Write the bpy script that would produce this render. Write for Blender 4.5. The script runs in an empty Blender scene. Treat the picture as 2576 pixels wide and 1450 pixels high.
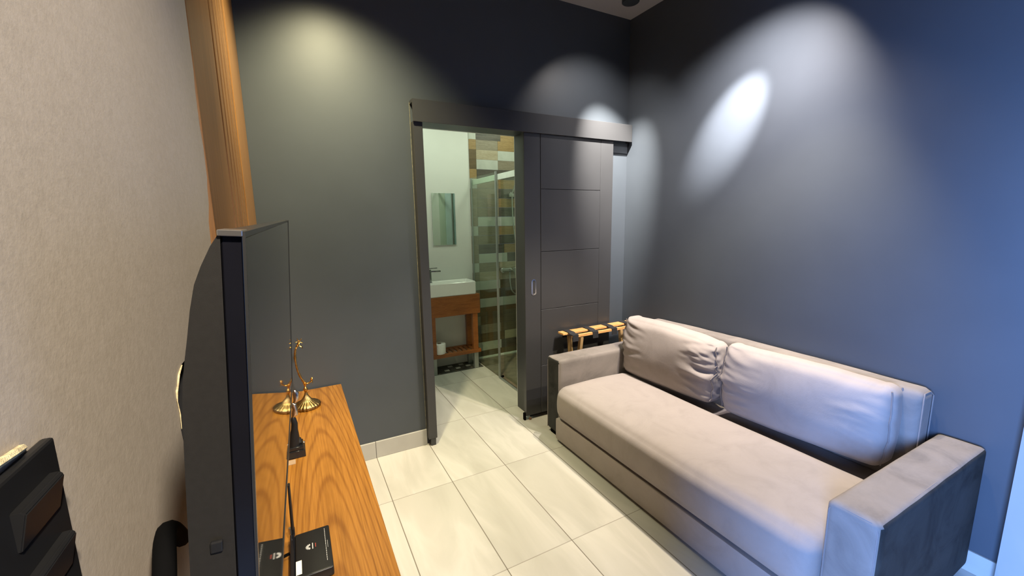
import bpy, bmesh, math, random
from mathutils import Vector, Matrix, noise
random.seed(7)
PI = math.pi
C = bpy.context.scene.collection
SC = bpy.context.scene

# ------------------------------------------------------------------ camera
H_CAM = 1.463
yaw, pitch, roll = 0.48405, 0.16271, -0.015517
f = Vector((math.sin(yaw)*math.cos(pitch), math.cos(yaw)*math.cos(pitch), -math.sin(pitch)))
r = Vector((math.cos(yaw), -math.sin(yaw), 0)); u = r.cross(f)
r2 = r*math.cos(roll) + u*math.sin(roll); u2 = -r*math.sin(roll) + u*math.cos(roll)
cd = bpy.data.cameras.new('camera'); cam = bpy.data.objects.new('camera', cd); C.objects.link(cam)
cam.matrix_world = Matrix(((r2.x, u2.x, -f.x, 0), (r2.y, u2.y, -f.y, 0), (r2.z, u2.z, -f.z, H_CAM), (0, 0, 0, 1)))
cd.sensor_width = 36; cd.lens = 1038.47/2576*36; cd.clip_start = 0.01
SC.camera = cam
# ------------------------------------------------------------------ colour management, world
SC.view_settings.view_transform = 'Standard'; SC.view_settings.look = 'None'
SC.view_settings.gamma = 1; SC.view_settings.use_curve_mapping = False
SC.view_settings.exposure = 0.0
w = bpy.data.worlds.new('world'); SC.world = w; w.use_nodes = True
w.node_tree.nodes['Background'].inputs[0].default_value = (0.30, 0.50, 1.0, 1)
w.node_tree.nodes['Background'].inputs[1].default_value = 0.3

# ------------------------------------------------------------------ lights
def spot(name, loc, target, power, col, size, blend, rad=.03):
    d = bpy.data.lights.new(name, 'SPOT'); d.energy = power; d.color = col
    d.spot_size = math.radians(size); d.spot_blend = blend; d.shadow_soft_size = rad
    o = bpy.data.objects.new(name, d); C.objects.link(o); o.location = loc
    o.rotation_euler = (Vector(target)-Vector(loc)).to_track_quat('-Z', 'Y').to_euler()
    return o
def area(name, loc, target, power, col, sx, sy):
    d = bpy.data.lights.new(name, 'AREA'); d.energy = power; d.color = col
    d.shape = 'RECTANGLE'; d.size = sx; d.size_y = sy
    o = bpy.data.objects.new(name, d); C.objects.link(o); o.location = loc
    o.rotation_euler = (Vector(target)-Vector(loc)).to_track_quat('-Z', 'Y').to_euler()
    return o
NEUT = (1.0, 0.87, 0.76); WARM = (1.0, 0.78, 0.45)
LZ = 2.69
spot('corner_spot_light', (1.86, 2.00, LZ), (2.02, 2.53, 1.9), 38, (1, .93, .88), 100, 1.0, .012)
spot('corner_spot_core_light', (1.86, 2.00, LZ), (2.15, 2.47, 1.90), 760, (1, .95, .86), 46, 1.0, .012)
spot('sofa_spot_light', (1.86, 1.19, LZ), (2.357, 1.65, 2.02), 900, (1, .96, .95), 25, 1.0, .015)
spot('sofa_spot_halo_light', (1.86, 1.19, LZ), (2.357, 1.64, 1.68), 265, (1, .93, .92), 90, 1.0, .015)
spot('sofa_spot_flood_light', (1.98, 1.30, LZ), (1.66, 1.40, 0.4), 150, (1, .88, .84), 112, 1.0, .03)
spot('floor_spot_light', (2.02, 0.90, LZ), (1.32, 1.42, 0), 270, (1, .86, .62), 78, 0.4, .02)
spot('left_warm_light', (0.27, 1.75, 2.88), (0.29, 2.53, 1.10), 265, (1.0, .90, .55), 92, 1.0, .05)
spot('left_fill_light', (0.30, 1.45, 2.88), (0.15, 2.0, 0.6), 66, (1.0, .88, .56), 86, 0.9, .06)
spot('wall_wash_light', (0.42, -0.95, 2.75), (-0.20, 0.62, 1.30), 520, (1.0, .88, .75), 46, 0.9, .08)
dl = area('window_daylight', (-2.5, -0.85, 1.45), (1.60, 0.50, 0.55), 140, (0.21, 0.42, 1.0), 1.4, 1.4)
dl.data.spread = math.radians(64)
area('bathroom_ceiling_light', (1.15, 3.25, 2.58), (1.15, 3.25, 0), 9.5, (0.88, 1.0, 0.80), 0.25, 0.25)
area('shower_ceiling_light', (2.0, 3.45, 2.58), (1.9, 3.8, 0), 5, (0.90, 1.0, 0.80), 0.2, 0.2)

# ------------------------------------------------------------------ materials
class N:
    """small node helper"""
    def __init__(s, name, rough=.5, metal=0., spec=.5):
        m = bpy.data.materials.new(name); m.use_nodes = True; s.m = m; s.t = m.node_tree
        s.b = s.t.nodes['Principled BSDF']
        s.b.inputs['Roughness'].default_value = rough; s.b.inputs['Metallic'].default_value = metal
        s.b.inputs['Specular IOR Level'].default_value = spec
    def n(s, typ, **kw):
        x = s.t.nodes.new(typ)
        for k, v in kw.items(): setattr(x, k, v)
        return x
    def l(s, a, b): s.t.links.new(a, b)
    def coord(s, scale=(1, 1, 1), loc=(0, 0, 0), rot=(0, 0, 0)):
        g = s.n('ShaderNodeNewGeometry'); mp = s.n('ShaderNodeMapping')
        tc = s.n('ShaderNodeTexCoord')
        s.l(tc.outputs['Object'], mp.inputs[0]); s.t.nodes.remove(g)
        mp.inputs['Scale'].default_value = scale; mp.inputs['Location'].default_value = loc; mp.inputs['Rotation'].default_value = rot
        return mp.outputs[0]
    def noise(s, vec, scale=5, detail=4, rough=.55, dist=0):
        x = s.n('ShaderNodeTexNoise'); s.l(vec, x.inputs['Vector'])
        x.inputs['Scale'].default_value = scale; x.inputs['Detail'].default_value = detail
        x.inputs['Roughness'].default_value = rough; x.inputs['Distortion'].default_value = dist
        return x.outputs['Fac']
    def ramp(s, fac, stops, interp='LINEAR'):
        x = s.n('ShaderNodeValToRGB'); s.l(fac, x.inputs[0]); e = x.color_ramp.elements
        x.color_ramp.interpolation = interp
        while len(e) < len(stops): e.new(.5)
        for k, (p, c) in enumerate(stops): e[k].position = p; e[k].color = (*c, 1)
        return x.outputs[0]
    def math(s, op, a, b=None, clamp=False):
        x = s.n('ShaderNodeMath', operation=op); x.use_clamp = clamp
        for i, v in enumerate((a, b)):
            if v is None: continue
            if isinstance(v, (int, float)): x.inputs[i].default_value = v
            else: s.l(v, x.inputs[i])
        return x.outputs[0]
    def mix(s, fac, a, b, mode='MIX'):
        x = s.n('ShaderNodeMix', data_type='RGBA', blend_type=mode)
        for i, v in ((0, fac), (6, a), (7, b)):
            if isinstance(v, (int, float)): x.inputs[i].default_value = v
            elif isinstance(v, tuple): x.inputs[i].default_value = (*v, 1)
            else: s.l(v, x.inputs[i])
        return x.outputs[2]
    def col(s, c):
        if isinstance(c, tuple): s.b.inputs['Base Color'].default_value = (*c, 1)
        else: s.l(c, s.b.inputs['Base Color'])
    def bump(s, h, strength=.2, dist=.01):
        x = s.n('ShaderNodeBump'); x.inputs['Strength'].default_value = strength; x.inputs['Distance'].default_value = dist
        s.l(h, x.inputs['Height']); s.l(x.outputs[0], s.b.inputs['Normal'])

def simple(name, c, rough=.5, metal=0., var=.06, scale=20, bump=0., spec=.5, coat=0.):
    a = N(name, rough, metal, spec); v = a.coord()
    nz = a.noise(v, scale)
    lo = tuple(x*(1-var) for x in c); hi = tuple(min(1, x*(1+var)) for x in c)
    a.col(a.ramp(nz, [(.3, lo), (.7, hi)]))
    if bump: a.bump(a.noise(v, scale*8, 3), bump, .004)
    if coat: a.b.inputs['Coat Weight'].default_value = coat; a.b.inputs['Coat Roughness'].default_value = .05
    return a.m

M = {}
M['charcoal_wall'] = simple('charcoal_wall_paint', (.050, .058, .069), .42, var=.05, scale=3, bump=.04)
M['charcoal_door'] = simple('charcoal_door_lacquer', (.034, .034, .036), .34, var=.03, scale=6)
M['black_seam'] = simple('dark_seam', (.02, .02, .022), .6)
M['ceiling'] = simple('ceiling_paint', (.34, .32, .30), .8, var=.02, scale=4)
M['white_wall'] = simple('white_bathroom_wall', (.62, .63, .58), .35, var=.02, scale=4)
M['pale_wall'] = simple('pale_wall_paint', (.25, .26, .28), .7, var=.03, scale=4)
M['black_plastic'] = simple('black_plastic', (.010, .010, .010), .36, var=.1, spec=.3)
M['black_gloss'] = simple('glossy_black_plastic', (.006, .006, .008), .08, var=.1)
M['tv_shell'] = simple('tv_shell_plastic', (.014, .013, .011), .5, var=.08, scale=200, bump=.05, spec=.22)
M['screen'] = simple('tv_screen_glass', (.006, .006, .007), .03, var=.02, spec=1.0)
M['silver'] = simple('brushed_silver', (.55, .52, .46), .3, 1.)
M['steel'] = simple('polished_steel', (.62, .63, .62), .18, 1.)
M['steel_matte'] = simple('satin_steel', (.36, .38, .36), .4, .6)
M['chrome_dark'] = simple('faucet_steel', (.30, .31, .31), .22, 1.)
M['ceramic'] = simple('white_ceramic', (.80, .80, .75), .12, var=.01)
M['paper'] = simple('toilet_paper', (.82, .81, .76), .9, var=.04, scale=60, bump=.2)
M['card'] = simple('brown_card_tube', (.30, .20, .12), .9)
M['brass'] = simple('aged_brass', (.52, .31, .085), .30, 1., var=.35, scale=60)
M['brass_dark'] = simple('darker_brass', (.27, .19, .08), .36, 1., var=.5, scale=60)
M['strap'] = simple('black_webbing', (.010, .010, .012), .8, var=.2, scale=300)
M['rubber'] = simple('black_rubber', (.003, .003, .003), .9, spec=.05)
M['white_paint'] = simple('white_enamel', (.72, .76, .70), .35)
M['sticker'] = simple('cream_sticker', (.75, .72, .60), .6)
M['print_grey'] = simple('grey_print', (.42, .42, .40), .6)
M['print_red'] = simple('red_print', (.35, .05, .03), .6)
M['caulk'] = simple('cream_caulk_line', (.30, .26, .14), .7, var=.6, scale=40)
M['hole'] = simple('dark_cavity', (.004, .004, .004), .9, var=.3)
M['torn'] = simple('torn_plaster_edge', (.60, .50, .28), .8, var=.4, scale=150, bump=.4)
M['roller'] = simple('brown_roller', (.16, .09, .05), .5)
M['fig_silver'] = simple('silvered_metal', (.50, .47, .43), .2, 1.)
M['stone_base'] = simple('polished_black_stone', (.010, .010, .011), .12, var=.2)

# wallpaper on the left wall
a = N('beige_wallpaper', .62, 0, .3)
v = a.coord()
n1 = a.noise(v, 90, 6, .7); n2 = a.noise(a.coord((1, 1, .5)), 2.2, 3, .5)
c1 = a.ramp(n1, [(.30, (.38, .335, .27)), (.70, (.44, .39, .32))])
c2 = a.ramp(n2, [(.30, (.90, .88, .84)), (.70, (1.0, 1.0, 1.0))])
a.col(a.mix(1.0, c1, c2, 'MULTIPLY')); a.bump(a.noise(a.coord(), 190, 5, .65), .18, .0015)
M['wallpaper'] = a.m

def wood(name, lo, hi, dk, scale=(14, 1, 1), rough=.4, cent=None, freq=10., bump=.05):
    a = N(name, rough)
    v = a.coord(scale)
    n1 = a.noise(v, 3.0, 6, .6, .6)
    base = a.ramp(n1, [(.25, lo), (.55, hi), (.8, lo)])
    fine = a.noise(a.coord(tuple(s*5 if s > 1 else s*2 for s in scale)), 4, 4, .7)
    f2 = a.ramp(fine, [(.35, (.70, .64, .56)), (.58, (1, 1, 1))])
    out = a.mix(.8, base, f2, 'MULTIPLY')
    if cent:
        mp = a.coord((cent[2], cent[3], 1), (-cent[0]*cent[2], -cent[1]*cent[3], 0))
        wv = a.n('ShaderNodeTexWave', wave_type='RINGS', rings_direction='SPHERICAL'); a.l(mp, wv.inputs[0])
        wv.inputs['Scale'].default_value = freq; wv.inputs['Distortion'].default_value = 2.0
        wv.inputs['Detail'].default_value = 3; wv.inputs['Detail Scale'].default_value = 1.2
        rg = a.ramp(wv.outputs['Fac'], [(.0, dk), (.22, (.86, .83, .78)), (.6, (1, 1, 1)), (1, (.94, .92, .88))])
        out = a.mix(.55, out, rg, 'MULTIPLY')
    a.col(out)
    if bump: a.bump(fine, bump, .002)
    return a.m
M['oak_top'] = wood('orange_oak_veneer', (.205, .082, .011), (.330, .145, .024), (.50, .38, .26), (16, .5, 1), .32, (.025, -1.05, 9, .6), 3.0)
M['trim_wood'] = wood('brown_oak_panel', (.125, .055, .015), (.23, .108, .030), (.5, .4, .3), (16, 16, .6), .45)
M['trim_wood_lit'] = wood('lit_oak_panel', (.20, .09, .026), (.30, .145, .045), (.5, .4, .3), (16, 16, .6), .4)  # same oak, lamplight on the corner edge board put into a paler colour
M['teak'] = wood('red_brown_teak', (.20, .060, .014), (.33, .115, .028), (.5, .4, .3), (1.2, 8, 10), .35)
M['pine'] = wood('honey_pine', (.50, .26, .085), (.66, .37, .14), (.5, .4, .3), (1.2, 14, 14), .4)
M['pine_leg'] = wood('honey_pine_leg', (.30, .19, .08), (.42, .28, .13), (.5, .4, .3), (14, 14, 1), .5)

# velvet sofa fabric
def velvet(name, c, k=.09, sheen=.12):
    a = N(name, .85, 0, .25)
    n1 = a.noise(a.coord(), 5.5, 6, .65, .8); n2 = a.noise(a.coord(), 260, 2, .6)
    cc = a.ramp(n1, [(.32, tuple(x*(1-k) for x in c)), (.5, c), (.70, tuple(x*(1+k*.6) for x in c))])
    a.col(cc); a.b.inputs['Sheen Weight'].default_value = sheen; a.b.inputs['Sheen Roughness'].default_value = .4
    a.b.inputs['Sheen Tint'].default_value = (.9, .86, .84, 1)
    a.bump(a.math('ADD', a.math('MULTIPLY', n1, .5), a.math('MULTIPLY', n2, .12)), .35, .008)
    return a.m
M['velvet'] = velvet('taupe_velvet', (.300, .264, .243))
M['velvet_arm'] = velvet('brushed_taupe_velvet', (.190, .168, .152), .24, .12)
M['velvet_end'] = velvet('shaded_dark_velvet', (.030, .030, .028), .6, .0)  # same velvet, shade on the arm faces put into a darker colour
M['piping'] = velvet('dark_piping_cord', (.20, .175, .165))

# floor tiles: 33.5 x 68 cm rectified porcelain with soft veins
def tile_floor(name, sx, sy, x0, y0, c_lo, c_hi, grout, gw=.0022):
    a = N(name, .22, 0, .45)
    tc = a.n('ShaderNodeTexCoord'); sp = a.n('ShaderNodeSeparateXYZ'); a.l(tc.outputs['Object'], sp.inputs[0])
    def cell(o, s0, s):
        t = a.math('DIVIDE', a.math('SUBTRACT', o, s0), s)
        return a.math('FLOOR', t), a.math('FRACT', t)
    ix, fx = cell(sp.outputs[0], x0, sx); iy, fy = cell(sp.outputs[1], y0, sy)
    def edge(fr, s, g):
        d = a.math('MINIMUM', fr, a.math('SUBTRACT', 1.0, fr))
        return a.math('LESS_THAN', a.math('MULTIPLY', d, s), g)
    ex = edge(fx, sx, gw); ey = edge(fy, sy, gw*.9)
    cb = a.n('ShaderNodeCombineXYZ'); a.l(ix, cb.inputs[0]); a.l(iy, cb.inputs[1])
    wn = a.n('ShaderNodeTexWhiteNoise'); a.l(cb.outputs[0], wn.inputs[0])
    ad = a.n('ShaderNodeVectorMath', operation='MULTIPLY_ADD'); a.l(wn.outputs['Color'], ad.inputs[0]); ad.inputs[1].default_value = (7, 7, 7)
    mp = a.n('ShaderNodeMapping'); mp.inputs['Rotation'].default_value = (0, 0, .18); mp.inputs['Scale'].default_value = (3.4, .75, 1)
    a.l(tc.outputs['Object'], mp.inputs[0]); a.l(mp.outputs[0], ad.inputs[2])
    nz = a.noise(ad.outputs[0], 1.6, 5, .5, 1.0)
    c = a.ramp(nz, [(.28, c_lo), (.48, tuple((p+q)/2 for p, q in zip(c_lo, c_hi))), (.60, c_hi), (.75, tuple(p*.4+q*.6 for p, q in zip(c_lo, c_hi)))])
    tv = a.math('ADD', a.math('MULTIPLY', wn.outputs['Value'], .08), .95)
    cc = a.n('ShaderNodeCombineColor')
    for i in range(3): a.l(tv, cc.inputs[i])
    c = a.mix(1.0, c, cc.outputs[0], 'MULTIPLY')
    c = a.mix(a.math('MULTIPLY', ey, .55), c, grout)
    c = a.mix(a.math('MULTIPLY', ex, .9), c, grout)
    a.col(c)
    return a.m
M['floor'] = tile_floor('greige_porcelain_tiles', .335, .6809, .3463, 2.0585, (.41, .395, .345), (.52, .50, .45), (.14, .12, .09))
M['bb'] = simple('greige_tile_skirting', (.36, .35, .32), .35, var=.05, scale=8)
M['mosaic'] = simple('dark_pebble_mosaic', (.06, .06, .05), .6, var=.5, scale=90)
M['mosaic_white'] = simple('pale_mosaic_stone', (.45, .45, .40), .5, var=.2, scale=90)
M['shower_floor'] = simple('brown_shower_floor', (.17, .13, .09), .4, var=.3, scale=14)
M['p_white'] = simple('white_plank_tile', (.44, .46, .40), .4, var=.08, scale=12)
M['p_light'] = wood('light_wood_plank_tile', (.34, .29, .19), (.42, .37, .26), (.5, .4, .3), (1.5, 1, 16), .45)
M['p_tan'] = wood('tan_wood_plank_tile', (.22, .145, .055), (.32, .22, .095), (.5, .4, .3), (1.5, 1, 16), .45)
M['p_greige'] = wood('greige_wood_plank_tile', (.20, .175, .12), (.27, .24, .175), (.5, .4, .3), (1.5, 1, 16), .45)
M['p_brown'] = wood('brown_wood_plank_tile', (.075, .055, .026), (.15, .11, .055), (.5, .4, .3), (1.5, 1, 14), .45)
M['p_dark'] = wood('dark_wood_plank_tile', (.045, .043, .034), (.11, .10, .08), (.5, .4, .3), (1.5, 1, 14), .45)

a = N('mirror_glass', .01, 1.0); a.col((.70, .78, .72)); M['mirror'] = a.m
# clear greenish glass: transparent mixed with a glossy reflection by fresnel
m = bpy.data.materials.new('shower_glass'); m.use_nodes = True; t = m.node_tree; t.nodes.clear()
o_ = t.nodes.new('ShaderNodeOutputMaterial'); mx = t.nodes.new('ShaderNodeMixShader'); tr = t.nodes.new('ShaderNodeBsdfTransparent'); gl = t.nodes.new('ShaderNodeBsdfGlossy'); fr = t.nodes.new('ShaderNodeLayerWeight'); pw = t.nodes.new('ShaderNodeMath'); pw.operation = 'POWER'; pw.inputs[1].default_value = 4; ml = t.nodes.new('ShaderNodeMath'); ml.operation = 'MULTIPLY_ADD'; ml.inputs[1].default_value = .45; ml.inputs[2].default_value = .03
tr.inputs[0].default_value = (.90, .95, .90, 1); gl.inputs['Roughness'].default_value = .02; fr.inputs[0].default_value = .5
t.links.new(fr.outputs['Facing'], pw.inputs[0]); t.links.new(pw.outputs[0], ml.inputs[0])
t.links.new(ml.outputs[0], mx.inputs[0]); t.links.new(tr.outputs[0], mx.inputs[1]); t.links.new(gl.outputs[0], mx.inputs[2]); t.links.new(mx.outputs[0], o_.inputs[0])
M['glass'] = m
m = bpy.data.materials.new('window_glass'); m.use_nodes = True; t = m.node_tree; t.nodes.clear()
o_ = t.nodes.new('ShaderNodeOutputMaterial'); mx = t.nodes.new('ShaderNodeMixShader'); tr = t.nodes.new('ShaderNodeBsdfTransparent'); gl = t.nodes.new('ShaderNodeBsdfGlossy'); mx.inputs[0].default_value = .06
gl.inputs['Roughness'].default_value = .02
t.links.new(tr.outputs[0], mx.inputs[1]); t.links.new(gl.outputs[0], mx.inputs[2]); t.links.new(mx.outputs[0], o_.inputs[0])
M['window_glass'] = m

# ------------------------------------------------------------------ mesh helpers (world coordinates)
def box(bm, x0, x1, y0, y1, z0, z1, bev=0, seg=2, mi=0):
    g = bmesh.ops.create_cube(bm, size=1)
    vs = g['verts']
    for vv in vs: vv.co = Vector(((x0+x1)/2+vv.co.x*(x1-x0), (y0+y1)/2+vv.co.y*(y1-y0), (z0+z1)/2+vv.co.z*(z1-z0)))
    fs = {q for vv in vs for q in vv.link_faces}
    for q in fs: q.material_index = mi
    if bev:
        es = list({e for vv in vs for e in vv.link_edges})
        rr = bmesh.ops.bevel(bm, geom=es, offset=bev, segments=seg, affect='EDGES', profile=.5)
        for q in rr['faces']: q.material_index = mi
    return vs
def tube(bm, pts, rad, n=10, closed=False, cap=True, flat=1.0):
    pts = [Vector(p) for p in pts]; rings = []
    rr = rad if isinstance(rad, (list, tuple)) else [rad]*len(pts)
    up = Vector((0, 0, 1)); prev = None
    for i, p in enumerate(pts):
        if closed: d = pts[(i+1) % len(pts)]-pts[i-1]
        else: d = pts[min(i+1, len(pts)-1)]-pts[max(i-1, 0)]
        d.normalize()
        if prev is None:
            a_ = d.cross(up)
            if a_.length < .1: a_ = d.cross(Vector((1, 0, 0)))
            a_.normalize()
        else:
            a_ = prev-d*prev.dot(d); a_.normalize()
        prev = a_; b_ = d.cross(a_)
        rings.append([bm.verts.new(p+(a_*math.cos(2*PI*k/n)+b_*math.sin(2*PI*k/n)*flat)*rr[i]) for k in range(n)])
    m_ = len(rings)
    for i in range(m_ if closed else m_-1):
        A, B = rings[i], rings[(i+1) % m_]
        for k in range(n): bm.faces.new((A[k], A[(k+1) % n], B[(k+1) % n], B[k]))
    if cap and not closed:
        bm.faces.new(rings[0]); bm.faces.new(rings[-1])
def lathe(bm, cx, cy, prof, n=32, ribs=0, amp=0.):
    rings = []
    for (rd, z) in prof:
        rings.append([bm.verts.new((cx+rd*(1+(amp*math.cos(ribs*2*PI*k/n) if ribs else 0))*math.cos(2*PI*k/n), cy+rd*(1+(amp*math.cos(ribs*2*PI*k/n) if ribs else 0))*math.sin(2*PI*k/n), z)) for k in range(n)])
    for A, B in zip(rings, rings[1:]):
        for k in range(n): bm.faces.new((A[k], A[(k+1) % n], B[(k+1) % n], B[k]))
    bm.faces.new(rings[0]); bm.faces.new(rings[-1])
def prism(bm, poly, axis, a0, a1):
    """poly of 2-D points in the two other axes, extruded along axis"""
    def P(p, t): return {'x': (t, p[0], p[1]), 'y': (p[0], t, p[1]), 'z': (p[0], p[1], t)}[axis]
    A = [bm.verts.new(P(p, a0)) for p in poly]; B = [bm.verts.new(P(p, a1)) for p in poly]
    k = len(poly)
    for i in range(k): bm.faces.new((A[i], A[(i+1) % k], B[(i+1) % k], B[i]))
    bm.faces.new(A); bm.faces.new(B)
def BM(): return bmesh.new()
def wloc(o):
    v_ = Vector((0, 0, 0))
    while o is not None: v_ += o.location; o = o.parent
    return v_
def obj(name, bm, mat, parent=None, smooth=False, origin=None, angle=40):
    base = wloc(parent) if parent else Vector((0, 0, 0))
    loc = Vector((0, 0, 0))
    if origin is not None: loc = Vector(origin)-base
    bmesh.ops.translate(bm, verts=bm.verts, vec=-(base+loc))
    bmesh.ops.recalc_face_normals(bm, faces=bm.faces)
    me = bpy.data.meshes.new(name); bm.to_mesh(me); bm.free()
    for m_ in (mat if isinstance(mat, list) else [mat]): me.materials.append(m_)
    if smooth:
        for p in me.polygons: p.use_smooth = True
        if angle < 179: me.set_sharp_from_angle(angle=math.radians(angle))
    o = bpy.data.objects.new(name, me); C.objects.link(o); o.parent = parent; o.location = loc
    return o
def thing(name, label, cat, loc, group=None):
    o = bpy.data.objects.new(name, None); C.objects.link(o); o.location = loc; o.empty_display_size = .1
    o['label'] = label; o['category'] = cat
    if group: o['group'] = group
    return o
def tag(o, label, cat, group=None):
    o['label'] = label; o['category'] = cat
    if group: o['group'] = group
    return o
def struct(name, bm, mat, label=None, parent=None, **k):
    o = obj(name, bm, mat, parent, **k)
    if parent is None: o['kind'] = 'structure'
    if label: o['label'] = label
    return o
def bx(*args, **k):
    bm = BM(); box(bm, *args, **k); return bm

# ------------------------------------------------------------------ room shell
XL, XR, YB, YB2, ZC = -.16, 2.357, 2.53, 2.72, 2.914
YW = 3.91
b = BM(); box(b, -2.75, 2.6, -2.4, 4.1, -.1, 0); struct('floor', b, M['floor'], 'greige rectangular floor tiles with thin dark joints')
b = BM(); box(b, -2.75, 2.6, -2.4, YB2, ZC, ZC+.1); struct('ceiling', b, M['ceiling'], 'pale ceiling corner above the charcoal walls')
b = BM()   # back wall with the bathroom opening
box(b, -.36, .735, YB, YB2, 0, ZC); box(b, .735, 1.475, YB, YB2, 2.057, ZC); box(b, 1.475, 2.357, YB, YB2, 0, ZC)
struct('wall_back', b, M['charcoal_wall'], 'charcoal painted wall around the bathroom doorway')
b = BM(); box(b, XR, 2.557, -2.4, YB2, 0, ZC); struct('wall_right', b, M['charcoal_wall'], 'charcoal painted wall behind the sofa')
b = BM(); box(b, 2.29, XR, -2.25, .372, 0, ZC); struct('wall_pier', b, M['pale_wall'], 'pale wall pier lit blue at the right edge')
# left wall slab with a ragged cable hole: wall has a face cut around the hole outline
hole = [(.735, 1.262), (.712, 1.255), (.700, 1.244), (.690, 1.238), (.686, 1.225), (.690, 1.205), (.686, 1.185), (.690, 1.16), (.684, 1.13), (.690, 1.10), (.688, 1.07), (.700, 1.06), (.80, 1.06), (.80, 1.262)]
YA0, YA1 = .05, 1.19
b = BM()
right_edge = [(1.13, 0), (1.115, 1.30), (1.120, 1.42), (1.128, 1.47), (1.160, 1.51), (1.168, 1.545), (1.182, 1.57), (1.186, 1.64), (1.174, 1.68), (1.176, 1.76), (1.188, 1.80), (1.192, 1.95), (1.193, ZC)]
lefth = hole[:12]                      # ragged side of the hole, top to bottom
def wf(pts): b.faces.new([b.verts.new((XL, p[0], p[1])) for p in pts])
wf([(YA0, 0), (.735, 0), (.735, 1.06)]+lefth[::-1]+[(.735, ZC), (YA0, ZC)])
wf([(.735, 0), (.80, 0), (.80, 1.06), (.735, 1.06)]); wf([(.735, 1.262), (.80, 1.262), (.80, ZC), (.735, ZC)])
wf([(.80, 0)]+right_edge+[(.80, ZC), (.80, 1.262), (.80, 1.06)])
hv = [b.verts.new((XL, p[0], p[1])) for p in hole]; hb = [b.verts.new((XL-.05, p[0], p[1])) for p in hole]
for i in range(len(hole)): b.faces.new((hv[i], hv[(i+1) % len(hole)], hb[(i+1) % len(hole)], hb[i])).material_index = 1
b.faces.new(hb).material_index = 1
for P_ in ([(YA0, ZC), (YA0, 0)], right_edge):
    for p, q in zip(P_, P_[1:]): b.faces.new([b.verts.new(c) for c in ((XL, *p), (XL, *q), (XL-.2, *q), (XL-.2, *p))])
b.faces.new([b.verts.new((XL-.2, *p)) for p in [(YA0, 0)]+right_edge+[(YA0, ZC)]])
bmesh.ops.remove_doubles(b, verts=b.verts, dist=1e-5)
wl = struct('wall_left', b, [M['wallpaper'], M['hole']], 'beige wallpapered wall with a ragged cable hole')
b = BM(); box(b, XL-.2, XL-.022, YA1-.0, YB, 0, ZC); struct('wall_left_recess', b, M['hole'])
b = BM(); tube(b, [(XL+.001, p[0], p[1]) for p in hole[:7]], [.0008, .0014, .0012, .0014, .0006, .0007, .0004], 6)
obj('torn_edge', b, M['torn'], wl)
# unseen remainder of the room, so light behaves as indoors
b = BM(); box(b, -2.75, -2.6, -2.4, .25, 0, .75); box(b, -2.75, -2.6, -2.4, .25, 2.25, ZC); box(b, -2.75, -2.6, -2.4, -1.6, .75, 2.25); box(b, -2.75, -2.6, -.1, .25, .75, 2.25)
struct('wall_window_side', b, M['charcoal_wall'])
b = BM(); box(b, -2.6, XL-.2, .05, .25, 0, ZC); struct('wall_side_return', b, M['charcoal_wall'])
b = BM(); box(b, -2.75, 2.557, -2.4, -2.25, 0, ZC); struct('wall_front', b, M['charcoal_wall'])
b = BM()
for z0, z1, y0, y1 in ((.75, .80, -1.6, -.1), (2.20, 2.25, -1.6, -.1), (.8, 2.2, -1.6, -1.55), (.8, 2.2, -.15, -.1), (.8, 2.2, -.72, -.68)): box(b, -2.70, -2.64, y0, y1, z0, z1)
wn_ = struct('window_1', b, M['white_paint']); obj('pane', bx(-2.675, -2.669, -1.55, -.15, .80, 2.20), M['window_glass'], wn_)
# skirting
b = BM(); box(b, .16, .344, 2.518, YB, 0, .108, .0015, 1); box(b, .346, .672, 2.518, YB, 0, .108, .0015, 1)
struct('baseboard_back', b, M['bb'], 'greige tile skirting below the charcoal wall')
b = BM(); box(b, 2.345, XR, .372, 2.515, 0, .092, .0015, 1); struct('baseboard_right', b, M['bb'], 'greige skirting at the foot of the right wall')

# door frame: tall post, header box hiding the sliding track, backing board
fr_ = thing('door_frame', 'charcoal post and deep header box around the bathroom doorway', 'door frame', (.70, 2.50, 0))
del fr_['category']; fr_.name = 'trim_1'; fr_['kind'] = 'structure'
obj('post', bx(.674, .731, 2.482, YB, .05, 2.04, bev=.002, seg=1), M['charcoal_door'], fr_)
obj('post_foot', bx(.688, .722, 2.487, YB, 0, .05, bev=.001, seg=1), M['charcoal_door'], fr_)
b = BM(); box(b, .672, 2.343, 2.462, 2.474, 2.034, 2.158, bev=.0015, seg=1); box(b, .672, 2.343, 2.474, YB, 2.140, 2.158); box(b, 2.331, 2.343, 2.474, YB, 2.034, 2.14)
obj('header_box', b, M['charcoal_door'], fr_)
obj('track_board', bx(1.475, 2.35, 2.518, YB, 1.958, 2.06), M['charcoal_wall'], fr_)
b = BM(); tube(b, [(.671, 2.529, z) for z in (0.11, .4, .8, 1.2, 1.6, 1.9, 2.15)], .0008, 6); obj('caulk_line', b, M['caulk'], fr_)
obj('jamb_lining', bx(1.466, 1.475, YB-.002, YB2, 0, 2.057), M['charcoal_door'], fr_)

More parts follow.
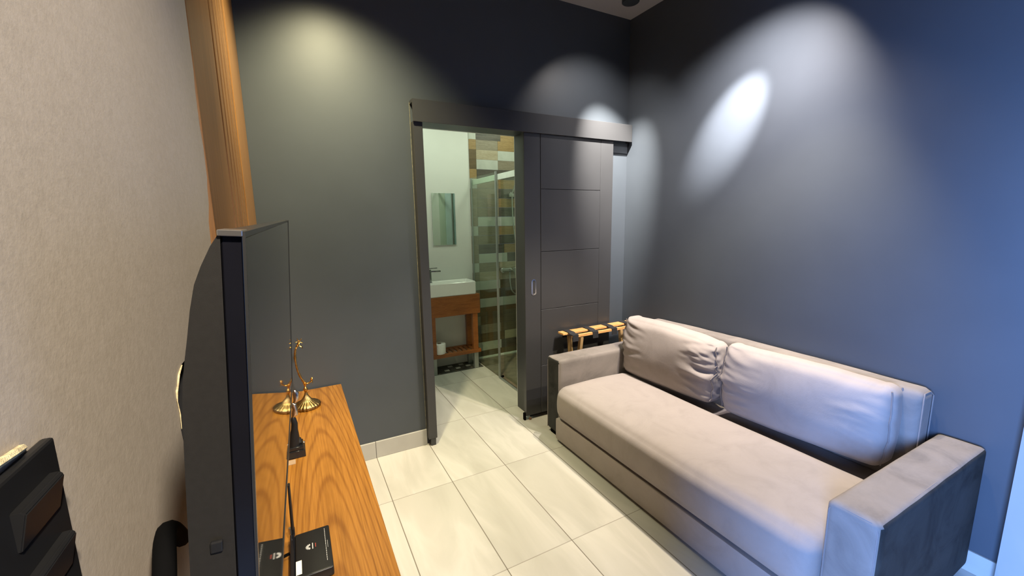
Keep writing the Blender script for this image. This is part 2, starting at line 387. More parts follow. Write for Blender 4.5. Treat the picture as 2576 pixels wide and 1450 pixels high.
# sliding door
dr = thing('door_1', 'charcoal sliding door with four grooved panels and a chrome pull', 'door', (1.79, 2.495, .03))
del dr['category']; dr['kind'] = 'structure'
b = BM(); box(b, 1.408, 2.177, 2.484, 2.512, .034, 2.10, bev=.001, seg=1)
g_ = .0018
for z0, z1 in ((.034, .402), (.402, .822), (.822, 1.240), (1.240, 1.672), (1.672, 2.10)):
    box(b, 1.537+g_, 2.060-g_, 2.479, 2.485, z0+g_ if z0 > .05 else z0, z1-g_, bev=.0012, seg=1)
box(b, 1.408, 1.537-g_, 2.479, 2.485, .034, 2.10, bev=.0012, seg=1); box(b, 2.060+g_ if False else 2.060-g_*.2, 2.177, 2.479, 2.485, .034, 2.10, bev=.0012, seg=1)
leaf = obj('leaf', b, M['charcoal_door'], dr)
def stadium(cx, cz, rx, hz, n=12):
    pts = []
    for k in range(n+1): t_ = PI*k/n; pts.append((cx+rx*math.cos(t_), cz+hz-rx+rx*math.sin(t_)))
    for k in range(n+1): t_ = PI+PI*k/n; pts.append((cx+rx*math.cos(t_), cz-hz+rx+rx*math.sin(t_)))
    return pts
b = BM()
A = [b.verts.new((p[0], 2.476, p[1])) for p in stadium(1.477, .992, .0185, .058)]; B = [b.verts.new((p[0], 2.4755, p[1])) for p in stadium(1.477, .992, .012, .050)]
Cc = [b.verts.new((p[0], 2.480, p[1])) for p in stadium(1.477, .992, .0185, .058)]; Dd = [b.verts.new((p[0], 2.483, p[1])) for p in stadium(1.477, .992, .010, .048)]
k_ = len(A)
for i in range(k_):
    j = (i+1) % k_; b.faces.new((A[i], A[j], B[j], B[i])); b.faces.new((A[i], A[j], Cc[j], Cc[i])); b.faces.new((B[i], B[j], Dd[j], Dd[i]))
b.faces.new(Dd)
ph = obj('pull_handle', b, M['steel'], dr, smooth=True); ph['label'] = 'chrome stadium shaped flush pull'
obj('pull_recess', bx(1.4715, 1.4825, 2.4815, 2.4825, .955, 1.029), M['chrome_dark'], ph)
b = BM(); box(b, 1.395, 1.410, 2.487, 2.51, .0, .055, bev=.002, seg=1); obj('floor_guide', b, M['rubber'], dr)
b = BM(); box(b, 1.432, 1.450, 2.474, 2.490, 0, .016, bev=.003); obj('roller', b, M['roller'], dr)

# ------------------------------------------------------------------ bathroom
b = BM(); box(b, .3, 1.655, YW, YW+.1, 0, 2.6); struct('wall_bathroom', b, M['white_wall'], 'white bathroom wall with the mirror and basin')
b = BM(); box(b, .2, .3, YB2, YW+.1, 0, 2.6); box(b, .3, .735, YB2, YB2+.02, 0, 2.6); box(b, 1.475, 2.7, YB2, YB2+.02, 0, 2.6); box(b, .735, 1.475, YB2, YB2+.02, 2.057, 2.6); box(b, 2.6, 2.7, YB2, YW+.1, 0, 2.6)
struct('wall_bathroom_side', b, M['white_wall'])
b = BM(); box(b, .2, 2.7, YB2, YW+.1, 2.6, 2.7); struct('ceiling_bathroom', b, M['white_wall'])
# feature wall: plank tiles, pattern read off the photo
keys = ['p_white', 'p_light', 'p_tan', 'p_greige', 'p_brown', 'p_dark']; ki = {k[2]: i for i, k in enumerate(keys)}
rows = ['wdt', 'tgt', 'blw', 'bwg', 'tdd', 'wgt', 'ggd', 'ggt', 'ggd', 'gww', 'wgt', 'ggd', 'gdt', 'gwd', 'wgl', 'gll', 'wwb', 'gbd', 'gww', 'bbb', 'gbb', 'dgb', 'bbl', 'wwd', 'bbb', 'gwg']
b = BM(); zt = 2.345; pz = .0938
def plank(x0, x1, z0, z1, k):
    box(b, x0+.0006, x1-.0006, YW-.008, YW, z0+.0006, z1-.0006, mi=ki[k])
for i in range(-3, 25):
    z1 = zt-pz*i; z0 = max(z1-pz, 0)
    if z0 >= z1 or z1 > 2.62: continue
    row = rows[i] if 0 <= i < len(rows) else random.choice(['gtb', 'wdg', 'blt'])
    xs = [1.60, 1.675]; c1e = {0: 1.944, 4: 2.045, 13: 2.00, 12: 1.965, 22: 1.955}.get(i, 1.912); xs += [c1e]
    e = c1e
    for k in range(3): plank(xs[k] if k < 2 else c1e, xs[k+1] if k < 2 else c1e+.235, z0, z1, row[k])
    x = c1e+.235
    while x < 2.6:
        nx = min(x+.235, 2.6); plank(x, nx, z0, z1, random.choice('wltgbd')); x = nx
    del e
struct('wall_shower', b, [M[k] for k in keys], 'feature wall of mixed wood and white plank tiles')
b = BM(); box(b, 1.615, 2.6, YB2+.02, YW-.008, 0, .012); struct('floor_shower', b, M['shower_floor'], 'brown shower floor behind the glass')
b = BM(); box(b, 1.64, 2.6, YW-.022, YW-.008, .012, .03); struct('trim_2', b, M['white_paint'], 'pale strip at the foot of the shower wall')
b = BM(); box(b, .3, 1.60, 3.69, YW, 0, .003); random.seed(3)
for k in range(30):
    x = random.uniform(.95, 1.56); y = random.uniform(3.71, 3.88); s = random.uniform(.010, .016); box(b, x-s, x+s, y-s, y+s, .003, .0045, mi=2 if random.random() < .5 else 0)
for x, y in ((1.235, 3.755), (1.36, 3.775), (1.475, 3.795), (1.30, 3.85), (1.42, 3.86)): box(b, x-.024, x+.024, y-.02, y+.02, .003, .005, mi=1)
struct('floor_mosaic_band', b, [M['mosaic'], M['mosaic_white'], M['p_greige']], 'dark mosaic strip on the floor under the basin stand')

# wall mirror
mr = thing('wall_mirror', 'small frameless rectangular mirror on the white bathroom wall', 'mirror', (1.315, YW, 1.235))
obj('backing', bx(1.203, 1.433, YW-.006, YW, 1.236, 1.728), M['steel_matte'], mr)
obj('mirror_glass', bx(1.200, 1.436, YW-.010, YW-.006, 1.233, 1.731, bev=.0015, seg=1), M['mirror'], mr)
# white casing and a round knob on the bathroom side of the wall, seen in the mirror
cs = thing('trim_3', 'white casing board on the bathroom side of the doorway wall', 'casing', (1.78, YB2+.02, 0)); del cs['category']; cs['kind'] = 'structure'
obj('board', bx(1.73, 1.86, YB2+.02, YB2+.045, 0, 2.1, bev=.002, seg=1), simple('blue_white_board', (.62, .68, .80), .4), cs)

# basin stand
vn = thing('washstand', 'red-brown wooden washstand with open slatted shelf and steel feet', 'washstand', (1.32, 3.79, 0))
vy0, vy1 = 3.683, 3.902
b = BM(); box(b, 1.06, 1.578, vy0, vy0+.02, .565, .757, bev=.003); box(b, 1.558, 1.578, vy0+.02, vy1, .565, .757, bev=.003); box(b, 1.06, 1.08, vy0+.02, vy1, .565, .757, bev=.003); box(b, 1.08, 1.558, vy0+.02, vy1, .735, .757)
obj('apron', b, M['teak'], vn)
for x in (1.068, 1.500):
    for y in (vy0+.006, vy1-.046):
        obj('leg', bx(x, x+.052, y, y+.040, .196, .565, bev=.002), M['teak'], vn)
        obj('foot', bx(x+.006, x+.05, y+.002, y+.038, 0, .163, bev=.002), M['steel_matte'], vn)['label'] = 'grey steel foot'
b = BM(); box(b, 1.06, 1.578, vy0, vy0+.03, .163, .196, bev=.002); box(b, 1.06, 1.578, vy1-.03, vy1, .163, .196, bev=.002); box(b, 1.06, 1.085, vy0+.03, vy1-.03, .163, .196); box(b, 1.553, 1.578, vy0+.03, vy1-.03, .163, .196)
sh = obj('shelf', b, M['teak'], vn)
for k in range(9):
    x = 1.10+k*.05; obj('slat', bx(x, x+.03, vy0+.03, vy1-.03, .178, .192, bev=.0015), M['teak'], sh)
# basin
sk = thing('wash_basin', 'white rectangular ceramic basin on the wooden washstand', 'basin', (1.31, 3.79, .757))
b = BM()
o4 = [(1.075, vy0+.004), (1.540, vy0+.004), (1.540, vy1+.004), (1.075, vy1+.004)]
i4 = [(1.095, vy0+.024), (1.520, vy0+.024), (1.520, vy1-.02), (1.095, vy1-.02)]
d4 = [(1.13, vy0+.05), (1.49, vy0+.05), (1.49, vy1-.05), (1.13, vy1-.05)]
R0 = [b.verts.new((*p, .758)) for p in o4]; R1 = [b.verts.new((*p, .886)) for p in o4]; R2 = [b.verts.new((*p, .886)) for p in i4]; R3 = [b.verts.new((*p, .80)) for p in d4]
b.faces.new(R0)
for P_, Q_ in ((R0, R1), (R1, R2), (R2, R3)):
    for i in range(4): b.faces.new((P_[i], P_[(i+1) % 4], Q_[(i+1) % 4], Q_[i]))
b.faces.new(R3)
bmesh.ops.bevel(b, geom=list(b.edges), offset=.006, segments=3, affect='EDGES')
obj('bowl', b, M['ceramic'], sk, smooth=True)
b = BM(); lathe(b, 1.31, 3.79, [(.018, .802), (.018, .806), (.006, .808)], 20); obj('drain', b, M['steel'], sk, smooth=True)
b = BM(); box(b, 1.076, 1.135, vy0+.03, vy1-.03, .880, .889, bev=.003); obj('tap_ledge', b, M['ceramic'], sk)
fc = thing('basin_faucet', 'steel lever faucet standing at the left end of the basin', 'faucet', (1.10, 3.79, .889))
obj('body', bx(1.096, 1.128, 3.773, 3.807, .889, 1.015, bev=.004), M['chrome_dark'], fc, smooth=True)
obj('spout', bx(1.128, 1.222, 3.777, 3.803, .988, 1.001, bev=.003), M['chrome_dark'], fc, smooth=True)
obj('lever', bx(1.10, 1.19, 3.780, 3.800, 1.022, 1.029, bev=.002), M['chrome_dark'], fc, smooth=True)
obj('base_ring', bx(1.091, 1.133, 3.768, 3.812, .889, .894, bev=.002), M['chrome_dark'], fc)
# toilet roll
tr_ = thing('toilet_roll', 'white toilet paper roll standing on the washstand shelf', 'toilet paper', (1.165, 3.745, .196))
b = BM(); n_ = 40; cx, cy = 1.165, 3.745
prof = [(.020, .196), (.056, .197), (.0595, .201), (.0595, .292), (.056, .297), (.020, .298)]
rg = [[b.verts.new((cx+p[0]*math.cos(2*PI*k/n_), cy+p[0]*math.sin(2*PI*k/n_), p[1])) for k in range(n_)] for p in prof]
for i in range(6):
    A, B = rg[i], rg[(i+1) % 6]
    for k in range(n_): b.faces.new((A[k], A[(k+1) % n_], B[(k+1) % n_], B[k]))
obj('paper', b, M['paper'], tr_, smooth=True)
b = BM(); tube(b, [(cx, cy, .1965), (cx, cy, .297)], .0195, 24, cap=False); obj('core', b, M['card'], tr_, smooth=True)
b = BM(); pts = [(cx+.0605*math.cos(t_), cy+.0605*math.sin(t_)) for t_ in [PI*(1.05+.04*k) for k in range(9)]]
P0 = [b.verts.new((p[0]-.001, p[1], .203)) for p in pts]; P1 = [b.verts.new((p[0]-.001, p[1], .290)) for p in pts]
for i in range(8): b.faces.new((P0[i], P0[i+1], P1[i+1], P1[i]))
obj('loose_sheet', b, M['paper'], tr_, smooth=True)

# shower screen
ss = thing('shower_screen', 'clear glass shower screen with white top rail and steel edge strip', 'shower screen', (1.61, 3.3, 0))
obj('glass_panel', bx(1.607, 1.613, 3.345, YW-.008, .012, 1.88), M['glass'], ss)
obj('top_rail', bx(1.622, 1.634, 2.76, 3.90, 1.812, 1.862, bev=.002), M['white_paint'], ss)
b = BM(); box(b, 1.602, 1.618, 3.325, 3.347, .0, 1.885, bev=.002); obj('edge_strip', b, M['steel_matte'], ss)
obj('wall_channel', bx(1.603, 1.617, YW-.02, YW-.008, .0, 1.88), M['steel_matte'], ss)
obj('sliding_glass', bx(1.640, 1.646, 2.77, 3.30, .02, 1.86), M['glass'], ss)
obj('sill', bx(1.598, 1.622, 2.76, 3.33, .0, .012, bev=.002), M['steel_matte'], ss)
obj('bottom_roller', bx(1.618, 1.640, 3.300, 3.322, .0, .028, bev=.004), M['rubber'], ss)
b = BM(); lathe(b, 0, 0, [(.008, 0), (.008, .01)], 14)
bmesh.ops.rotate(b, verts=b.verts, cent=(0, 0, 0), matrix=Matrix.Rotation(-PI/2, 3, 'Y')); bmesh.ops.translate(b, verts=b.verts, vec=(1.634, 3.42, 1.838)); obj('rail_bolt', b, M['rubber'], ss)

# hand shower and mixer
hs = thing('shower_set', 'chrome hand shower, hose and lever mixer on the plank tile wall', 'shower', (2.0, YW-.01, .95))
b = BM(); tube(b, [(2.092, 3.80, 1.915), (2.078, 3.822, 1.85), (2.060, 3.845, 1.78), (2.045, 3.86, 1.73)], [.030, .018, .012, .012], 14, flat=.7); obj('hand_shower', b, M['steel'], hs, smooth=True)
b = BM(); box(b, 2.005, 2.060, 3.84, YW-.008, 1.700, 1.738, bev=.006); tube(b, [(2.025, 3.90, 1.72), (2.035, 3.85, 1.735)], .016, 14); obj('bracket', b, M['steel'], hs, smooth=True)
b = BM(); pts = [(2.045, 3.86, 1.72), (2.050, 3.865, 1.55), (2.07, 3.87, 1.35), (2.105, 3.875, 1.15), (2.15, 3.875, .95), (2.17, 3.87, .78), (2.14, 3.868, .68), (2.08, 3.866, .675), (2.03, 3.865, .72), (2.010, 3.865, .80), (2.005, 3.86, .925)]
def cr(pts, m_=6):
    P = [Vector(p) for p in pts]; out = []
    for i in range(len(P)-1):
        p0, p1, p2, p3 = P[max(i-1, 0)], P[i], P[i+1], P[min(i+2, len(P)-1)]
        for k in range(m_):
            t_ = k/m_; out.append(.5*((2*p1)+(-p0+p2)*t_+(2*p0-5*p1+4*p2-p3)*t_*t_+(-p0+3*p1-3*p2+p3)*t_**3))
    out.append(P[-1]); return out
tube(b, cr(pts), .007, 8); obj('hose', b, M['steel'], hs, smooth=True)
b = BM(); box(b, 1.905, 2.105, 3.855, 3.895, .925, .968, bev=.012, seg=3); tube(b, [(1.925, 3.902, .946), (1.925, 3.86, .946)], .028, 16); tube(b, [(2.085, 3.902, .946), (2.085, 3.86, .946)], .028, 16); tube(b, [(2.035, 3.86, .950), (2.035, 3.815, .950)], .022, 16)
obj('mixer_body', b, M['steel'], hs, smooth=True)
b = BM(); prism(b, [(2.020, .965), (2.052, .965), (2.088, .845), (2.058, .840)], 'y', 3.800, 3.813); obj('mixer_lever', b, M['steel_matte'], hs)

# ------------------------------------------------------------------ wood panel in the left corner
wp = thing('wood_wall_panel', 'tall oak wall panel with a fluted middle beside the wallpaper', 'wall panel', (-.155, 1.85, 0))
X0 = XL-.021
b = BM(); box(b, X0, XL+.001, 1.197, 1.60, .0, ZC-.002, bev=.001, seg=1); obj('flat_board', b, M['trim_wood'], wp)
b = BM(); box(b, X0, XL-.004, 1.60, 2.08, 0, ZC-.002)
y = 1.635
while y < 2.05:
    box(b, XL-.005, XL+.001, y, y+.062, 0, ZC-.002, bev=.0015, seg=2); y += .088
obj('fluted_board', b, M['trim_wood'], wp)
b = BM(); box(b, X0, XL+.003, 2.08, 2.528, 0, ZC-.002, bev=.001, seg=1); obj('edge_board', b, M['trim_wood_lit'], wp)

# ------------------------------------------------------------------ low cabinet under the television
cb = thing('tv_cabinet', 'long low orange oak cabinet under the wall television', 'cabinet', (.01, 1.3, 0))
cx0, cx1, cy0, cy1 = -.156, .176, .30, 2.516
b = BM(); box(b, cx0, cx1, cy0, cy1, .500, .528, bev=.0012, seg=1); obj('top', b, M['oak_top'], cb)
b = BM(); box(b, cx0, cx1-.022, cy0, cy0+.02, .06, .5); box(b, cx0, cx1-.022, cy1-.02, cy1, .06, .5); box(b, cx0, cx1-.022, cy0, cy1, .06, .08); box(b, cx0, cx0+.012, cy0+.02, cy1-.02, .08, .5)
for k in (1, 2, 3):
    y = cy0+(cy1-cy0)*k/4; box(b, cx0+.012, cx1-.024, y-.009, y+.009, .08, .5)
obj('carcass', b, M['oak_top'], cb)
for k in range(4):
    y0 = cy0+(cy1-cy0)*k/4+.003; y1 = cy0+(cy1-cy0)*(k+1)/4-.003
    d_ = obj('door', bx(cx1-.022, cx1-.003, y0, y1, .065, .496, bev=.001, seg=1), M['oak_top'], cb)
    obj('handle', bx(cx1-.003, cx1+.008, y1-.05 if k % 2 == 0 else y0+.04, y1-.04 if k % 2 == 0 else y0+.05, .33, .43, bev=.002), M['black_plastic'], d_)
b = BM(); box(b, cx0+.03, cx1-.05, cy0+.03, cy1-.03, 0, .06); obj('plinth', b, M['black_plastic'], cb)

# ------------------------------------------------------------------ television
tvl = Vector((-.06, .9, .95))
tv = thing('television', 'large black flat television seen edge-on in front of the left wall', 'television', tvl)
P1 = Vector((-.007, 1.45, 1.474)); P2 = Vector((-.043, 1.45, .949)); P3 = Vector((-.030, .35, 1.458))
eL = (P3-P1); L_ = eL.length; eL.normalize()          # towards the camera
eH = (P1-P2); eH -= eL*eH.dot(eL); Hh = eH.length; eH.normalize()
eN = eH.cross(eL); 
if eN.x < 0: eN = -eN
Bot = P1-eH*Hh
def T(s, n, h): return Bot+eL*(s*L_)+eN*n+eH*h     # s 0 far..1 near, n outwards, h up
def slab(bm, s0, s1, n0, n1, h0, h1, bev=0):
    vs = box(bm, s0*L_, s1*L_, n0, n1, h0, h1, bev=bev)
def to_tv(bm):
    for vv in bm.verts: vv.co = Bot+eL*vv.co.x+eN*vv.co.y+eH*vv.co.z
b = BM(); box(b, .004, L_-.004, -.0145, -.0012, .004, Hh-.003, bev=.001, seg=1); to_tv(b); fr2 = obj('frame', b, M['black_gloss'], tv)
b = BM(); box(b, .005, L_-.0045, -.0012, 0, .016, Hh-.005); to_tv(b); obj('screen', b, M['screen'], tv)
b = BM()
box(b, 0, L_, -.004, .0012, 0, .012, bev=.0006, seg=1); box(b, 0, .004, -.004, .0012, .012, Hh); box(b, L_-.004, L_, -.0012, .0006, .012, Hh); box(b, 0, L_-.0035, -.0145, .0006, Hh-.004, Hh)
to_tv(b); obj('bezel', b, M['steel_matte'] if False else simple('dark_grey_bezel', (.035, .035, .033), .3, .4), tv)
b = BM(); box(b, L_-.03, L_+.0008, -.016, -.001, Hh-.0035, Hh+.0008, bev=.0005, seg=1); to_tv(b); obj('corner_cap', b, M['silver'], tv)['label'] = 'bright silver corner cap'
# rear shell: profile (depth behind the front face, height from the top) swept along the length
prof = [(-.0145, 0), (-.0165, .002), (-.0205, .009), (-.0264, .023), (-.0308, .036), (-.0340, .054), (-.0365, .074), (-.0387, .090), (-.0406, .106), (-.0420, .130), (-.0427, .180), (-.0430, .205), (-.0436, .262), (-.044, .33), (-.044, .42), (-.040, .47), (-.024, .51), (-.0145, .515)]
b = BM(); secs = []
for s, k in ((0.0, .25), (.02, .6), (.06, .9), (.12, 1), (.9, 1), (.985, 1.0), (1.0, 1.0)):
    secs.append([b.verts.new(Vector((s*(L_-.003)+.001, -.0145+(p[0]+.0145)*k, Hh-.002-p[1]))) for p in prof])
for A, B in zip(secs, secs[1:]):
    for i in range(len(prof)-1): b.faces.new((A[i], A[i+1], B[i+1], B[i]))
b.faces.new(secs[0]); b.faces.new(secs[-1])
to_tv(b); sh_ = obj('rear_shell', b, M['tv_shell'], tv, smooth=True, angle=35)
b = BM(); box(b, L_-.0025, L_+.001, -.030, -.022, Hh-.245, Hh-.236, bev=.001); to_tv(b); obj('button', b, M['black_plastic'], sh_)
b = BM(); box(b, .42*L_, .58*L_, -.105, -.06, .10, .40, bev=.004); to_tv(b); obj('wall_bracket', b, M['black_plastic'], tv)
# cable hanging behind it
b = BM(); tube(b, cr([(-.150, .58, 1.09), (-.140, .50, 1.155), (-.130, .44, 1.150), (-.131, .415, 1.08), (-.135, .42, .9), (-.137, .45, .7), (-.137, .5, .535)]), .009, 10)
tag(obj('power_cable', b, M['rubber'], None, smooth=True), 'thick black cable hanging between the television and the wallpaper', 'cable')

# ------------------------------------------------------------------ light switch
sw = thing('light_switch', 'black three-gang light switch plate on the beige wallpaper', 'light switch', (XL, .333, 1.25))
b = BM(); box(b, XL, XL+.007, .288, .372, 1.172, 1.325, bev=.002, seg=2); pl_ = obj('plate', b, M['black_plastic'], sw)
for zc in (1.293, 1.250, 1.207):
    b = BM(); prism(b, [(XL+.006, zc-.0125), (XL+.0085, zc-.0125), (XL+.0135, zc+.010), (XL+.0115, zc+.0125), (XL+.006, zc+.0125)], 'y', .314, .359)
    bmesh.ops.bevel(b, geom=list(b.edges), offset=.0007, segments=2, affect='EDGES'); obj('rocker', b, M['black_plastic'], sw)
b = BM()
tube(b, cr([(XL+.0015, .285, 1.337), (XL+.003, .31, 1.334), (XL+.003, .335, 1.3315), (XL+.001, .35, 1.329)]), [.0025]*19, 6)
obj('torn_edge', b, M['torn'], wl)

# ------------------------------------------------------------------ things on the cabinet
ZT = .528
rt = thing('wifi_router', 'small black square box router with a raised antenna on the cabinet', 'router', (-.03, 1.17, ZT))
b = BM(); box(b, -.072, .020, 1.085, 1.262, ZT+.002, ZT+.030, bev=.005, seg=3); bd = obj('body', b, M['black_plastic'], rt, smooth=True)
b = BM(); box(b, -.085, -.072, 1.06, 1.27, ZT+.002, ZT+.030, bev=.003); obj('side_antenna', b, M['black_gloss'], rt)
b = BM(); tube(b, [(-.0765, 1.275, ZT+.012), (-.0765, 1.275, ZT+.045)], [.005, .006], 10); tube(b, [(-.0765, 1.275, ZT+.045), (-.074, 1.277, ZT+.185)], [.0105, .008], 10, flat=.45); an = obj('antenna', b, M['black_plastic'], rt, smooth=True)
b = BM(); tube(b, [(-.083, 1.272, ZT+.030), (-.083, 1.272, ZT+.050)], .0045, 8); obj('antenna_collar', b, M['silver'], an, smooth=True)
zt_ = ZT+.0302
b = BM(); box(b, -.070, -.056, 1.098, 1.148, zt_, zt_+.0005); obj('sticker', b, M['sticker'], bd)['label'] = 'cream sticker'
# petal emblem and lines of print on the lid
b = BM()
for k in range(8):
    an_ = math.radians(100+k*23); d = Vector((math.cos(an_), math.sin(an_), 0)); n_v = Vector((-d.y, d.x, 0)); c0 = Vector((-.034, 1.190, zt_+.0003))
    pts = [c0+d*.003, c0+d*.008+n_v*.0022, c0+d*.0125, c0+d*.008-n_v*.0022]
    b.faces.new([b.verts.new(p) for p in pts])
obj('emblem', b, M['print_grey'], bd)
b = BM(); box(b, -.0285, -.0262, 1.178, 1.202, zt_, zt_+.0003); obj('emblem_text', b, M['print_grey'], bd)
b = BM(); box(b, -.0205, -.0190, 1.182, 1.198, zt_, zt_+.0003); obj('red_text', b, M['print_red'], bd)
b = BM(); y = 1.115
while y < 1.245:
    l_ = random.uniform(.003, .009); box(b, .0055, .0068, y, min(y+l_, 1.248), zt_, zt_+.0003); y += l_+.0022
y = 1.165
while y < 1.195: box(b, .0105, .0115, y, y+.004, zt_, zt_+.0003); y += .006
obj('fine_print', b, M['print_grey'], bd)
b = BM(); tube(b, cr([(-.080, 1.215, ZT+.010), (-.095, 1.212, ZT+.012), (-.115, 1.205, ZT+.008), (-.135, 1.16, ZT+.006), (-.140, 1.0, ZT+.006), (-.137, .7, ZT+.006)]), .0040, 8); obj('cable', b, M['rubber'], rt, smooth=True)

# black figurine with silvered head, mostly behind the screen edge
fg = thing('figurine', 'dark abstract figurine with silvered top on a stepped black base', 'figurine', (-.07, 1.80, ZT))
b = BM(); box(b, -.112, -.030, 1.765, 1.845, ZT, ZT+.030, bev=.002); box(b, -.106, -.036, 1.771, 1.839, ZT+.030, ZT+.044, bev=.002); obj('base', b, M['stone_base'], fg)
b = BM(); tube(b, [(-.070, 1.80, ZT+.042), (-.066, 1.80, ZT+.075), (-.062, 1.80, ZT+.11), (-.060, 1.80, ZT+.135), (-.062, 1.80, ZT+.155), (-.063, 1.80, ZT+.165)], [.024, .020, .013, .012, .010, .005], 14); tube(b, [(-.060, 1.80, ZT+.035), (-.050, 1.798, ZT+.056), (-.048, 1.80, ZT+.07)], [.012, .014, .006], 12)
obj('body', b, M['black_plastic'], fg, smooth=True)
b = BM(); tube(b, [(-.0640, 1.80, ZT+.160), (-.055, 1.80, ZT+.175), (-.052, 1.80, ZT+.195), (-.056, 1.80, ZT+.215), (-.060, 1.80, ZT+.222)], [.004, .012, .009, .011, .004], 12); tube(b, [(-.055, 1.80, ZT+.218), (-.046, 1.80, ZT+.232), (-.044, 1.80, ZT+.26), (-.048, 1.80, ZT+.275)], [.004, .009, .012, .004], 12)
obj('head', b, M['fig_silver'], fg, smooth=True)['label'] = 'silvered twisting top'
b = BM(); bmesh.ops.create_icosphere(b, subdivisions=2, radius=.004); bmesh.ops.translate(b, verts=b.verts, vec=(-.034, 1.79, ZT+.050)); obj('bead', b, M['silver'], fg, smooth=True)
tag(obj('card_tab', bx(-.095, -.068, 1.725, 1.760, ZT, ZT+.0015), M['card']), 'small brown slip lying before the black figurine base', 'slip of card')

# brass ornament: fluted round foot, curved branch with small flowers
gd = thing('brass_ornament', 'brass ornament with fluted round foot and curved flowering branch', 'ornament', (-.008, 2.27, ZT))
gx, gy = -.010, 2.27
b = BM(); lathe(b, gx, gy, [(.056, ZT), (.062, ZT+.004), (.0645, ZT+.014), (.060, ZT+.020), (.050, ZT+.027), (.036, ZT+.033), (.024, ZT+.042), (.014, ZT+.057), (.008, ZT+.070), (.006, ZT+.080)], 96, 24, .035); obj('foot', b, M['brass_dark'], gd, smooth=True, angle=60)
b = BM(); lathe(b, gx, gy, [(.004, ZT+.078), (.006, ZT+.084), (.010, ZT+.092), (.011, ZT+.098), (.007, ZT+.106), (.004, ZT+.112), (.007, ZT+.124), (.010, ZT+.132), (.003, ZT+.136)], 20); obj('stem', b, M['brass'], gd, smooth=True)
b = BM(); P = cr([(gx, gy, ZT+.132), (-.022, gy, ZT+.155), (-.036, gy, ZT+.20), (-.042, gy, ZT+.26), (-.038, gy, ZT+.305), (-.027, gy, ZT+.33), (-.018, gy, ZT+.345)])
random.seed(5); tube(b, P, [.0042+random.uniform(-.0005, .0022) for _ in P], 10)
tube(b, cr([(gx, gy, ZT+.130), (.004, gy, ZT+.126), (.018, gy, ZT+.134)]), .0038, 10)
br = obj('branch', b, M['brass'], gd, smooth=True)
def flower(c, nrm, s, npet=5):
    b = BM(); c = Vector(c); nn = Vector(nrm).normalized(); a_ = nn.cross(Vector((.2, .1, 1))).normalized(); b2 = nn.cross(a_)
    for k in range(npet):
        d = a_*math.cos(2*PI*k/npet+.3)+b2*math.sin(2*PI*k/npet+.3); e = nn.cross(d)
        tube(b, [c, c+d*s*.45+nn*s*.12, c+d*s*.8+nn*s*.2, c+d*s+nn*s*.2], [s*.12, s*.26, s*.24, s*.06], 8, flat=.4)
    bmesh.ops.create_icosphere(b, subdivisions=1, radius=s*.28, matrix=Matrix.Translation(c+nn*s*.15))
    return obj('flower', b, M['brass'], br, smooth=True)
flower((-.018, gy-.003, ZT+.352), (.1, -1, .35), .019); flower((.020, gy, ZT+.140), (1, -.2, .15), .017)
b = BM(); tube(b, [(-.024, gy-.004, ZT+.335), (-.008, gy-.008, ZT+.325), (-.004, gy-.008, ZT+.315)], [.003, .006, .002], 8, flat=.5); obj('leaf', b, M['brass'], br, smooth=True)

# ------------------------------------------------------------------ sofa
sf = thing('sofa', 'long taupe velvet sofa with square arms against the charcoal wall', 'sofa', (1.9, 1.37, 0))
def soft_box(bm, x0, x1, y0, y1, z0, z1, rad, nx=14, ny=28, nz=10, fn=None):
    """subdivided box with rounded edges and an optional displacement"""
    g = bmesh.ops.create_cube(bm, size=2)
    vs0 = g['verts']
    # build grid cube manually for even subdivision
    bmesh.ops.delete(bm, geom=vs0, context='VERTS')
    grid = {}
    def V(i, j, k):
        key = (i, j, k)
        if key not in grid:
            p = Vector((x0+(x1-x0)*i/nx, y0+(y1-y0)*j/ny, z0+(z1-z0)*k/nz))
            q = Vector((min(max(p.x, x0+rad), x1-rad), min(max(p.y, y0+rad), y1-rad), min(max(p.z, z0+rad), z1-rad)))
            d = p-q
            if d.length > 1e-9: 
                m_ = max(abs(d.x), abs(d.y), abs(d.z)); p = q+d.normalized()*min(rad, m_ if m_ < rad else rad)
            if fn: p = fn(p, i/nx, j/ny, k/nz)
            grid[key] = bm.verts.new(p)
        return grid[key]
    for i in range(nx):
        for j in range(ny):
            for k in (0, nz): bm.faces.new((V(i, j, k), V(i+1, j, k), V(i+1, j+1, k), V(i, j+1, k)))
    for i in range(nx):
        for k in range(nz):
            for j in (0, ny): bm.faces.new((V(i, j, k), V(i+1, j, k), V(i+1, j, k+1), V(i, j, k+1)))
    for j in range(ny):
        for k in range(nz):
            for i in (0, nx): bm.faces.new((V(i, j, k), V(i, j+1, k), V(i, j+1, k+1), V(i, j, k+1)))
def nz3(p, s): return noise.noise(Vector(p)*s)
SY0, SY1 = .455, 2.285
b = BM(); soft_box(b, 1.434, 2.33, SY0+.145, SY1-.148, .022, .1665, .007, 10, 30, 8); obj('base', b, M['velvet'], sf, smooth=True, angle=60)
def seatfn(p, a, c, d):
    q = p.copy()
    bul = math.sin(PI*min(max(d, 0), 1))
    if a < .3: q.x -= .016*bul*(1-a/.3)
    if d > .6: q.z += .010*math.sin(PI*min(1, a*1.1))*(d-.6)/.4 - .010*math.sin(PI*c)*(d-.6)/.4
    q.z += .003*nz3(p, 4)*(1 if d > .5 else 0)
    if d < .15 and a < .2: q.x -= .010*(1-d/.15)
    return q
b = BM(); soft_box(b, 1.430, 2.03, SY0+.147, SY1-.152, .167, .392, .060, 30, 60, 20, seatfn); obj('seat', b, M['velvet'], sf, smooth=True, angle=180)
def armfn(p, a, c, d):
    q = p.copy(); q.z += .0025*nz3(p, 9); q.x += .002*nz3(p+Vector((5, 0, 0)), 7); return q
